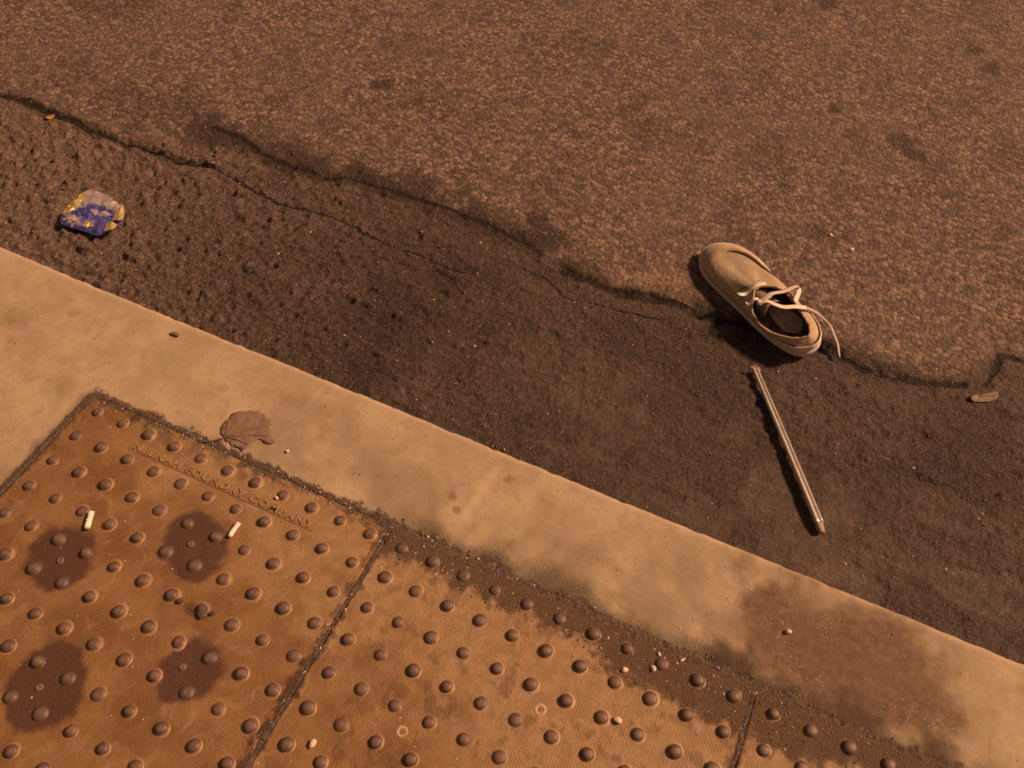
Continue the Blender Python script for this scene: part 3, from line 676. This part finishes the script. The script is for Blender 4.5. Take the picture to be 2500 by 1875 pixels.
# ------------------------------------------------------------------ crumpled wrapper
def foil(name, c1, c2, metal, rough, sc=90):
    m = M(name); o = m.obj()
    m.set('Base Color', m.mix(m.mr(m.noise(sc, 4, .6, o), .35, .65), c1, c2)).set('Metallic', metal).set('Roughness', rough).set('Specular IOR Level', .8)
    m.set('Coat Weight', .6).set('Coat Roughness', .08)
    m.bump(m.noise(240, 3, .6, o), .12, .002); return m.m
def wrapper():
    P = [(-.4415, .473), (-.4477, .4361), (-.4437, .4039), (-.4401, .388), (-.4275, .3689), (-.4173, .3624), (-.3894, .3629), (-.3618, .3653), (-.3279, .3671), (-.3179, .3777), (-.313, .384), (-.3077, .4076), (-.3125, .4168), (-.3087, .4284), (-.3239, .4522), (-.3376, .4652), (-.3564, .4679), (-.389, .4779), (-.4202, .4786)]
    cx, cy = -.378, .42; z0 = max(rz(x, y) for x, y in P) - .001
    root = empty('wrapper', (cx, cy, z0)); tag(root, 'crumpled blue and gold foil snack wrapper lying in the gutter', 'wrapper')
    rj = random.Random(12); P = [(x - cx, y - cy) for x, y in P]
    pts = [Vector(p) for p in P]; n = len(pts); A = np.array(P)
    while len(pts) < n + 300:
        x, y = rj.uniform(-.075, .075), rj.uniform(-.065, .065)
        if inpoly(np.array([x]), np.array([y]), P)[0] and float(pdist(np.array([x]), np.array([y]), P + P[:1])[0]) > .003: pts.append(Vector((x, y)))
    vs, es, fs, *_ = geometry.delaunay_2d_cdt(pts, [(i, (i + 1) % n) for i in range(n)], [], 1, 1e-6)
    X = np.array([v.x for v in vs]); Y = np.array([v.y for v in vs]); e = pdist(X, Y, P + P[:1])
    tri = lambda t: np.abs((t % 1.0) * 2 - 1)
    jit = np.array([rj.uniform(-1, 1) for _ in X])
    Z = .0040 + .0055 * tri((X * .86 + Y * .5) / .034 + .3) + .0050 * tri((X * -.35 + Y * .94) / .027 + .55 * vn(X, Y, .03, 4)) + .0028 * jit + .004 * sst(0, .02, e)
    Z = Z * .62 * (.35 + .65 * sst(0, .006, e))
    nv = len(vs); V = [(x, y, z) for x, y, z in zip(X, Y, Z)] + [(x * .98, y * .98, .0008) for x, y in zip(X, Y)]
    F = [tuple(f) for f in fs] + [tuple(nv + i for i in f)[::-1] for f in fs]
    for i in range(n): F.append((i, nv + i, nv + (i + 1) % n, (i + 1) % n))
    mats = [foil('blue_foil', (.050, .052, .26), (.13, .12, .42), .35, .20), foil('gold_foil', (.62, .46, .16), (.80, .66, .30), .6, .28), foil('silver_foil', (.42, .36, .36), (.66, .58, .55), .55, .22), foil('lilac_sheen', (.30, .27, .42), (.60, .54, .58), .45, .18)]
    o = pyd('packet', V, F, mats, root, False)
    gold = [(-.3975, .3817, .006), (-.3846, .3823, .005), (-.3643, .3828, .010), (-.3819, .374, .005)]
    for p in o.data.polygons:
        c = p.center; x, y = c.x + cx, c.y + cy; k = 0; nz = float(vn(np.array([x]), np.array([y]), .015, 3)[0])
        if x + .12 * (y - .42) < -.4235 + .005 * nz and y > .383: k = 1
        elif y > .434 + .012 * nz and x > -.425: k = 2
        elif x < -.40 and .43 < y + .3 * (x + .42) < .452: k = 2
        elif any(math.hypot(x - a, y - b) < r_ for a, b, r_ in gold): k = 1 if nz > .5 else 3
        elif y < .392 and nz > .6: k = 3
        elif nz > .70: k = 3  # lilac faces paint sheen into the colour of the blue foil
        p.material_index = k
    for fl in ([(-.3331, .4334), (-.3306, .4465), (-.3314, .4581), (-.3194, .4482), (-.3048, .4243), (-.306, .4169), (-.3245, .4143)], [(-.3174, .3796), (-.3237, .3993), (-.3178, .4081), (-.3056, .4084), (-.3003, .3977), (-.3003, .3872)]):
        n = len(fl); mx = sum(a for a, _ in fl) / n - cx; my = sum(b for _, b in fl) / n - cy
        V = [(a - cx, b - cy, .007 + .003 * ((i * 7) % 3)) for i, (a, b) in enumerate(fl)] + [(mx + .002, my, .013), (mx - .004, my + .003, .010)]
        F = [(i, (i + 1) % n, n if i % 2 else n + 1) for i in range(n)] + [(i, n, n + 1) for i in range(0)]
        ob = pyd('gold_flap', V, [(i, (i + 1) % n, n) for i in range(n)], mats[1], root, False)
        md = ob.modifiers.new('thick', 'SOLIDIFY'); md.thickness = .0009
wrapper()

# ------------------------------------------------------------------ dead leaf on the kerb, scraps, butts
def flat_shape(name, P, z, curl, mats, parent, npts=90, seed=1, thick=.0007):
    n = len(P); rj = random.Random(seed); pts = [Vector(p) for p in P]; A = np.array(P); lo, hi = A.min(0), A.max(0); tries = 0
    while len(pts) < n + npts and tries < 6000:
        tries += 1; x, y = rj.uniform(lo[0], hi[0]), rj.uniform(lo[1], hi[1])
        if inpoly(np.array([x]), np.array([y]), P)[0]: pts.append(Vector((x, y)))
    vs, es, fs, *_ = geometry.delaunay_2d_cdt(pts, [(i, (i + 1) % n) for i in range(n)], [], 1, 1e-7)
    X = np.array([v.x for v in vs]); Y = np.array([v.y for v in vs]); Z = curl(X, Y, pdist(X, Y, P + P[:1]))
    o = pyd(name, list(zip(X, Y, Z + z)), [tuple(f) for f in fs], mats, parent)
    md = o.modifiers.new('thick', 'SOLIDIFY'); md.thickness = thick; md.offset = 1; return o
LEAF = [(.2294, .0541), (.2205, .0560), (.213, .0673), (.2119, .082), (.2150, .0880), (.2131, .0996), (.2221, .1102), (.2300, .1120), (.2359, .1178), (.2430, .1190), (.2508, .1241), (.2590, .1220), (.2661, .1237), (.2720, .1180), (.2806, .1183), (.2850, .1130), (.2919, .1115), (.2915, .1050), (.2951, .1008), (.2930, .0960), (.2984, .0919), (.3040, .0905), (.3088, .0864), (.3168, .0843), (.3108, .0755), (.2993, .0729), (.2935, .0760), (.2862, .0765), (.2813, .0680), (.2790, .0590), (.2774, .0506), (.2753, .0422), (.2680, .0455), (.26, .0451), (.2550, .0480), (.2504, .0434), (.2440, .0490), (.2377, .0462)]
lx, ly = .2310, .0530
leaf = empty('dead_leaf', (lx, ly, .0008)); tag(leaf, 'flattened brown dead leaf with a long stalk on the pale kerb', 'leaf')
def leaf_mat():
    m = M('dry_leaf'); o = m.obj()
    col = m.mix(m.mr(m.noise(60, 4, .6, o), .3, .7), (.150, .100, .070), (.225, .158, .112))
    col = m.mix(m.mr(m.noise(35, 4, .7, o), .55, .75, 0, .75), col, (.085, .048, .034))
    m.set('Base Color', col).set('Roughness', .75); m.bump(m.noise(160, 4, .7, o), .6, .003); return m.m
MAT['leaf'] = leaf_mat()
flat_shape('blade', [(x - lx, y - ly) for x, y in LEAF], .0005, lambda X, Y, e: .0020 * sst(.0, .014, e) * fbm(X, Y, .016, 5, 3) * sst(0, .02, np.hypot(X, Y)) + .0012 * np.abs(np.sin(np.arctan2(Y, X) * 7)) * sst(0, .06, np.hypot(X, Y)), MAT['leaf'], leaf, 170, 6)
MAT['vein'] = simple('leaf_vein', (.110, .068, .046), (.16, .105, .072), 200, .8, .3)
for (ex, ey) in [(.060, .058), (.030, .064), (.000, .050), (.066, .034), (.046, .004), (-.014, .030)]:
    pts = [Vector((0, 0, .0016)), Vector((ex * .5, ey * .5 + .002, .0032)), Vector((ex, ey, .0028))]
    V, F = sweep(catmull(pts, 5), circ(.0010, 6), scale=lambda t: 1.1 - .8 * t); pyd('vein', V, F, MAT['vein'], leaf)
V, F = sweep(catmull([Vector((.002, .001, .0018)), Vector((-.006, -.008, .0022)), Vector((-.020, -.020, .0022)), Vector((-.034, -.0275, .0014))], 6), circ(.0012, 6)); pyd('stalk', V, F, MAT['vein'], leaf)

MAT['paper'] = simple('cigarette_paper', (.66, .60, .53), (.76, .70, .63), 160, .85, .2, objc=True)
MAT['filter'] = simple('filter_fibre', (.58, .48, .36), (.68, .58, .45), 500, .95, .5, objc=True)
MAT['ash'] = simple('charred_paper', (.22, .17, .14), (.42, .36, .30), 500, .95, .6, objc=True)
def butt(a, b, r, label, seed):
    a, b = Vector(a), Vector(b); L = (b - a).length; root = empty('cigarette_butt', (a.x, a.y, .0012), math.atan2(b.y - a.y, b.x - a.x))
    tag(root, label, 'cigarette butt', 'cigarette butts on the plate'); rj = random.Random(seed)
    prof = circ(r, 12, .82); path = [Vector((L * t, .0006 * math.sin(4 * t + seed), r * .82)) for t in np.linspace(.0, .93, 12)]
    V, F = sweep(path, prof, scale=lambda t: 1 + .05 * math.sin(9 * t + seed)); V = [v + Vector((0, 0, rj.uniform(-1, 1) * .0002)) for v in V]
    pyd('paper_tube', V, F, MAT['paper'], root)
    V, F = sweep([Vector((L * t, .0004, r * .82)) for t in (-.012, .0, .02)], circ(r * .93, 12, .82)); pyd('filter_end', V, F, MAT['filter'], root)
    V, F = sweep([Vector((L * t, -.0004, r * .80)) for t in (.92, .96, 1.0)], circ(r * .97, 12, .80), scale=lambda t: 1 - .25 * t); pyd('torn_end', V, F, MAT['ash'], root)
butt((.1255, -.1612), (.1412, -.1884), .0048, 'white cigarette butt beside a dome, above the leftmost dark stain', 1)
butt((.3506, -.0758), (.3526, -.1030), .0041, 'white cigarette butt on the right rim of a round dark stain', 2)

orange = simple('orange_dry_leaf', (.36, .17, .04), (.50, .26, .07), 90, .7, .4)
P = [(-.7224, .6421), (-.7140, .6380), (-.7042, .6392), (-.7020, .6480), (-.7085, .6595), (-.7150, .6540)]
r0 = empty('leaf_scrap', (-.712, .647, max(rz(x, y) for x, y in P))); tag(r0, 'small orange leaf scrap lying by the long crack', 'leaf')
flat_shape('blade', [(x + .712, y - .647) for x, y in P], .0006, lambda X, Y, e: .003 * fbm(X, Y, .01, 2, 2), orange, r0, 20)
V, F = sweep([Vector((-.009, -.006, .0035)), Vector((0, 0, .0045)), Vector((.006, .010, .0040))], circ(.0006, 5)); pyd('midrib', V, F, MAT['vein'], r0)
P = [(1.4244, .7477), (1.4300, .7600), (1.4397, .7668), (1.4560, .7790), (1.470, .7893), (1.4760, .7860), (1.4735, .7715), (1.4620, .7600), (1.4496, .7526), (1.4350, .7460)]
r0 = empty('leaf_scrap', (1.45, .767, max(rz(x, y) for x, y in P) - .002)); tag(r0, 'curled orange brown leaf at the right edge beside the broken asphalt', 'leaf')
brown = simple('amber_dry_leaf', (.070, .038, .018), (.165, .085, .030), 50, .6, .4)
flat_shape('blade', [(x - 1.45, y - .767) for x, y in P], .0010, lambda X, Y, e: .003 * sst(.010, 0, e) * (Y - X > -.0) + .002 * fbm(X, Y, .012, 2, 2), brown, r0, 50, 4)
V, F = sweep([Vector((-.024, -.018, .0026)), Vector((0, 0, .0042)), Vector((.022, .014, .0036))], circ(.0009, 5)); pyd('midrib', V, F, MAT['vein'], r0)
P = [(0.000, .2035), (.004, .2085), (.011, .2105), (.019, .2075), (.0185, .2030), (.010, .2010), (.004, .2005)]
r0 = empty('leaf_scrap', (.0095, .2054, .0006)); tag(r0, 'tiny dark brown shrivelled leaf scrap on bare pale kerb', 'leaf')
flat_shape('blade', [(x - .0095, y - .2054) for x, y in P], .0008, lambda X, Y, e: .004 * sst(0, .004, e) + .002 * fbm(X, Y, .006, 2, 2), MAT['leaf'], r0, 24, 4)
V, F = sweep([Vector((-.013, -.005, .0012)), Vector((-.004, 0, .004)), Vector((.006, .002, .0046))], circ(.0007, 5)); pyd('stalk', V, F, MAT['vein'], r0)

# ------------------------------------------------------------------ pebbles and clumps one can pick out
def stone_mesh(seed, n=1):
    bm = bmesh.new(); bmesh.ops.create_icosphere(bm, subdivisions=n, radius=1); rj = random.Random(seed)
    ph = [rj.uniform(0, 6) for _ in range(6)]
    for v in bm.verts:
        c = v.co; v.co = c * (1 + .22 * math.sin(2.3 * c.x + ph[0]) * math.sin(2.1 * c.y + ph[1]) + .16 * math.sin(3.7 * c.z + ph[2] + 2 * c.x))
    me = bpy.data.meshes.new('pebble'); bm.to_mesh(me); bm.free(); return me
def pebble(x, y, size, mat, label, seed, z=.0008, name='pebble', cat='pebble', grp='pale pebbles lying about'):
    me = stone_mesh(seed, 2); o = link(name, me, mat, None, True); o.scale = (size, size * .78, size * .6); o.location = (x, y, z + size * .5); o.rotation_euler = (0, 0, seed * 1.3)
    return tag(o, label, cat, grp)
pebble(.6428, -.3143, .0062, MAT['grit_pale'], 'white oval pebble at the bottom, just right of the plate seam', 1)
pebble(1.018, -.1049, .0062, MAT['grit_pale'], 'pale squarish pebble touching a dome on the plate by the kerb dirt', 2)
pebble(1.0027, -.0326, .0050, MAT['grit_pale'], 'pale pebble at the lower edge of the dark dirt strip', 3)
pebble(1.0406, -.0127, .0052, MAT['grit_pale'], 'pale pebble half sunk in the dirt strip next to a dome', 4)
pebble(1.0419, .0122, .0034, MAT['grit_pale'], 'small pale pebble in the middle of the dirt strip', 14)
pebble(1.0754, .0177, .0032, MAT['grit_pale'], 'small pale pebble near the upper edge of the dirt strip', 15)
pebble(1.2103, .1296, .0050, MAT['grit_pale'], 'white chip on the brown stain of the kerb', 5)
pebble(.3441, .0759, .0036, MAT['grit_pale'], 'white grain on the kerb right of the dead leaf', 6)
pebble(.379, -.0093, .0036, MAT['grit_pale'], 'pale grain beside a dome above the lettering', 7)
pebble(1.1398, 1.0569, .0052, MAT['grit_pale'], 'pale stone on the asphalt to the right of the shoe toe', 8, rz(1.1398, 1.0569) - .001)
pebble(1.0895, 1.0814, .0046, MAT['grit_pale'], 'pale pinkish stone on the asphalt above the shoe', 9, rz(1.0895, 1.0814) - .001)
for k, (x, y, s, l) in enumerate([(.3473, -.223, .0062, 'dark dirt clump stuck to a dome on the lettered plate'), (.3869, -.2215, .0105, 'large dark dirt clump between two domes on the lettered plate'), (.4035, -.2182, .0055, 'small brown dirt clump beside the largest clump')]):
    pebble(x, y, s, MAT['soil'], l, 20 + k, -.001, 'dirt_clump', 'dirt clump', 'dirt clumps on the lettered plate')

# ------------------------------------------------------------------ packed dirt in the joints
def dirt_strip():
    V = []; F = []
    def strip(a, b, half, hgt, seed, bow=0.0):
        a, b = np.array(a), np.array(b); L = np.hypot(*(b - a)); d = (b - a) / L; n = np.array([-d[1], d[0]]); nu = int(L / .0028); nv = int(2 * half / .0024) + 1
        u = np.linspace(0, L, nu); v = np.linspace(-half, half, nv); U, W = np.meshgrid(u, v, indexing='ij')
        X = a[0] + d[0] * U + n[0] * W; Y = a[1] + d[1] * U + n[1] * W
        Z = hgt * (fbm(X, Y, .020, seed, 3) * 1.5 + .9 * (fbm(X, Y, .006, seed + 5, 2) - .5) - .62 - 1.3 * (np.abs(W) / half) ** 1.6) + .0004
        b0 = len(V); V.extend(np.stack([X, Y, np.maximum(Z, -.0024)], -1).reshape(-1, 3).tolist())
        for i in range(nu - 1):
            for j in range(nv - 1): F.append((b0 + i * nv + j, b0 + (i + 1) * nv + j, b0 + (i + 1) * nv + j + 1, b0 + i * nv + j + 1))
    for k in (1, 2): strip((PX0 + k * MOD, -.50), (PX0 + k * MOD, .03), .010, .0042, 140 + k)
    strip((PX0 - .002, PY1 + .002), (.56, PY1 + .002), .008, .0030, 150)
    strip((.55, PY1 - .002), (1.6, PY1 - .002), .024, .0042, 151)
    strip((PX0 - .002, -.35), (PX0 - .002, PY1), .008, .0030, 153)
    tag(pyd('dirt', V, F, MAT['soil'], None), 'dark packed dirt along the edges and seams of the plates', 'dirt', kind='stuff')
dirt_strip()

# ------------------------------------------------------------------ loose grit
def grit():
    rj = random.Random(77); V = []; F = []; MI = []
    oct_ = [(1, 0, 0), (-1, 0, 0), (0, 1, 0), (0, -1, 0), (0, 0, 1), (0, 0, -1)]
    of = [(0, 2, 4), (2, 1, 4), (1, 3, 4), (3, 0, 4), (2, 0, 5), (1, 2, 5), (3, 1, 5), (0, 3, 5)]
    def add(x, y, z, s, m):
        a = rj.uniform(0, 6.28); ca, sa = math.cos(a), math.sin(a); b = len(V); st = rj.uniform(.7, 1.5)
        for p in oct_:
            px, py, pz = (c * s * rj.uniform(.7, 1.2) for c in p); px *= st
            V.append((x + px * ca - py * sa, y + px * sa + py * ca, z + pz * .7 + s * .25))
        for f in of: F.append(tuple(b + i for i in f)); MI.append(m)
    for _ in range(900):                                      # dirt strip along the plates
        x = rj.choice([rj.uniform(.56, 1.45), rj.uniform(.56, 1.3), rj.uniform(-.03, .6)])
        lo, hi = np.interp(x, *zip(*BAND_LO)), np.interp(x, *zip(*BAND_HI)); y = rj.uniform(lo - .008, hi + .008)
        add(x, y, .001, rj.uniform(.0008, .0021), rj.choices([0, 1, 2], [.16, .5, .34])[0])
    for _ in range(260):                                      # in the seams
        k = rj.choice([1, 1, 1, 2]); add(PX0 + k * MOD + rj.gauss(0, .006), rj.uniform(-.5, .02), .0006, rj.uniform(.0007, .0018), rj.choices([0, 1, 2], [.2, .5, .3])[0])
    for _ in range(240): add(rj.uniform(-.03, 1.5), rj.uniform(-.5, .03), .0006, rj.uniform(.0006, .0015), rj.choices([0, 1, 2], [.55, .25, .2])[0])
    for _ in range(110): add(rj.uniform(-.4, 1.5), rj.uniform(.04, .21), .0003, rj.uniform(.0006, .0015), rj.choices([0, 1, 2], [.4, .2, .4])[0])
    px = np.array([rj.uniform(-1.0, 1.5) for _ in range(1700)]); py = np.array([rj.uniform(.25, .80) for _ in range(1700)]); pz = road_fields(px, py)[0]
    for x, y, z in zip(px, py, pz): add(x, y, z, rj.uniform(.0007, .0023), rj.choices([0, 1, 2], [.10, .62, .28])[0])
    px = np.array([rj.uniform(-1.2, 1.5) for _ in range(420)]); py = np.array([rj.uniform(.75, 2.4) for _ in range(420)]); pz = road_fields(px, py)[0]
    for x, y, z in zip(px, py, pz): add(x, y, z, rj.uniform(.0008, .0022), rj.choices([0, 1, 2], [.35, .4, .25])[0])
    o = pyd('grit', V, F, [MAT['grit_pale'], MAT['grit_mid'], MAT['grit_dark']], None, False)
    o.data.polygons.foreach_set('material_index', MI); tag(o, 'fine loose grit scattered over pavement, plates and gutter', 'grit', kind='stuff')
grit()
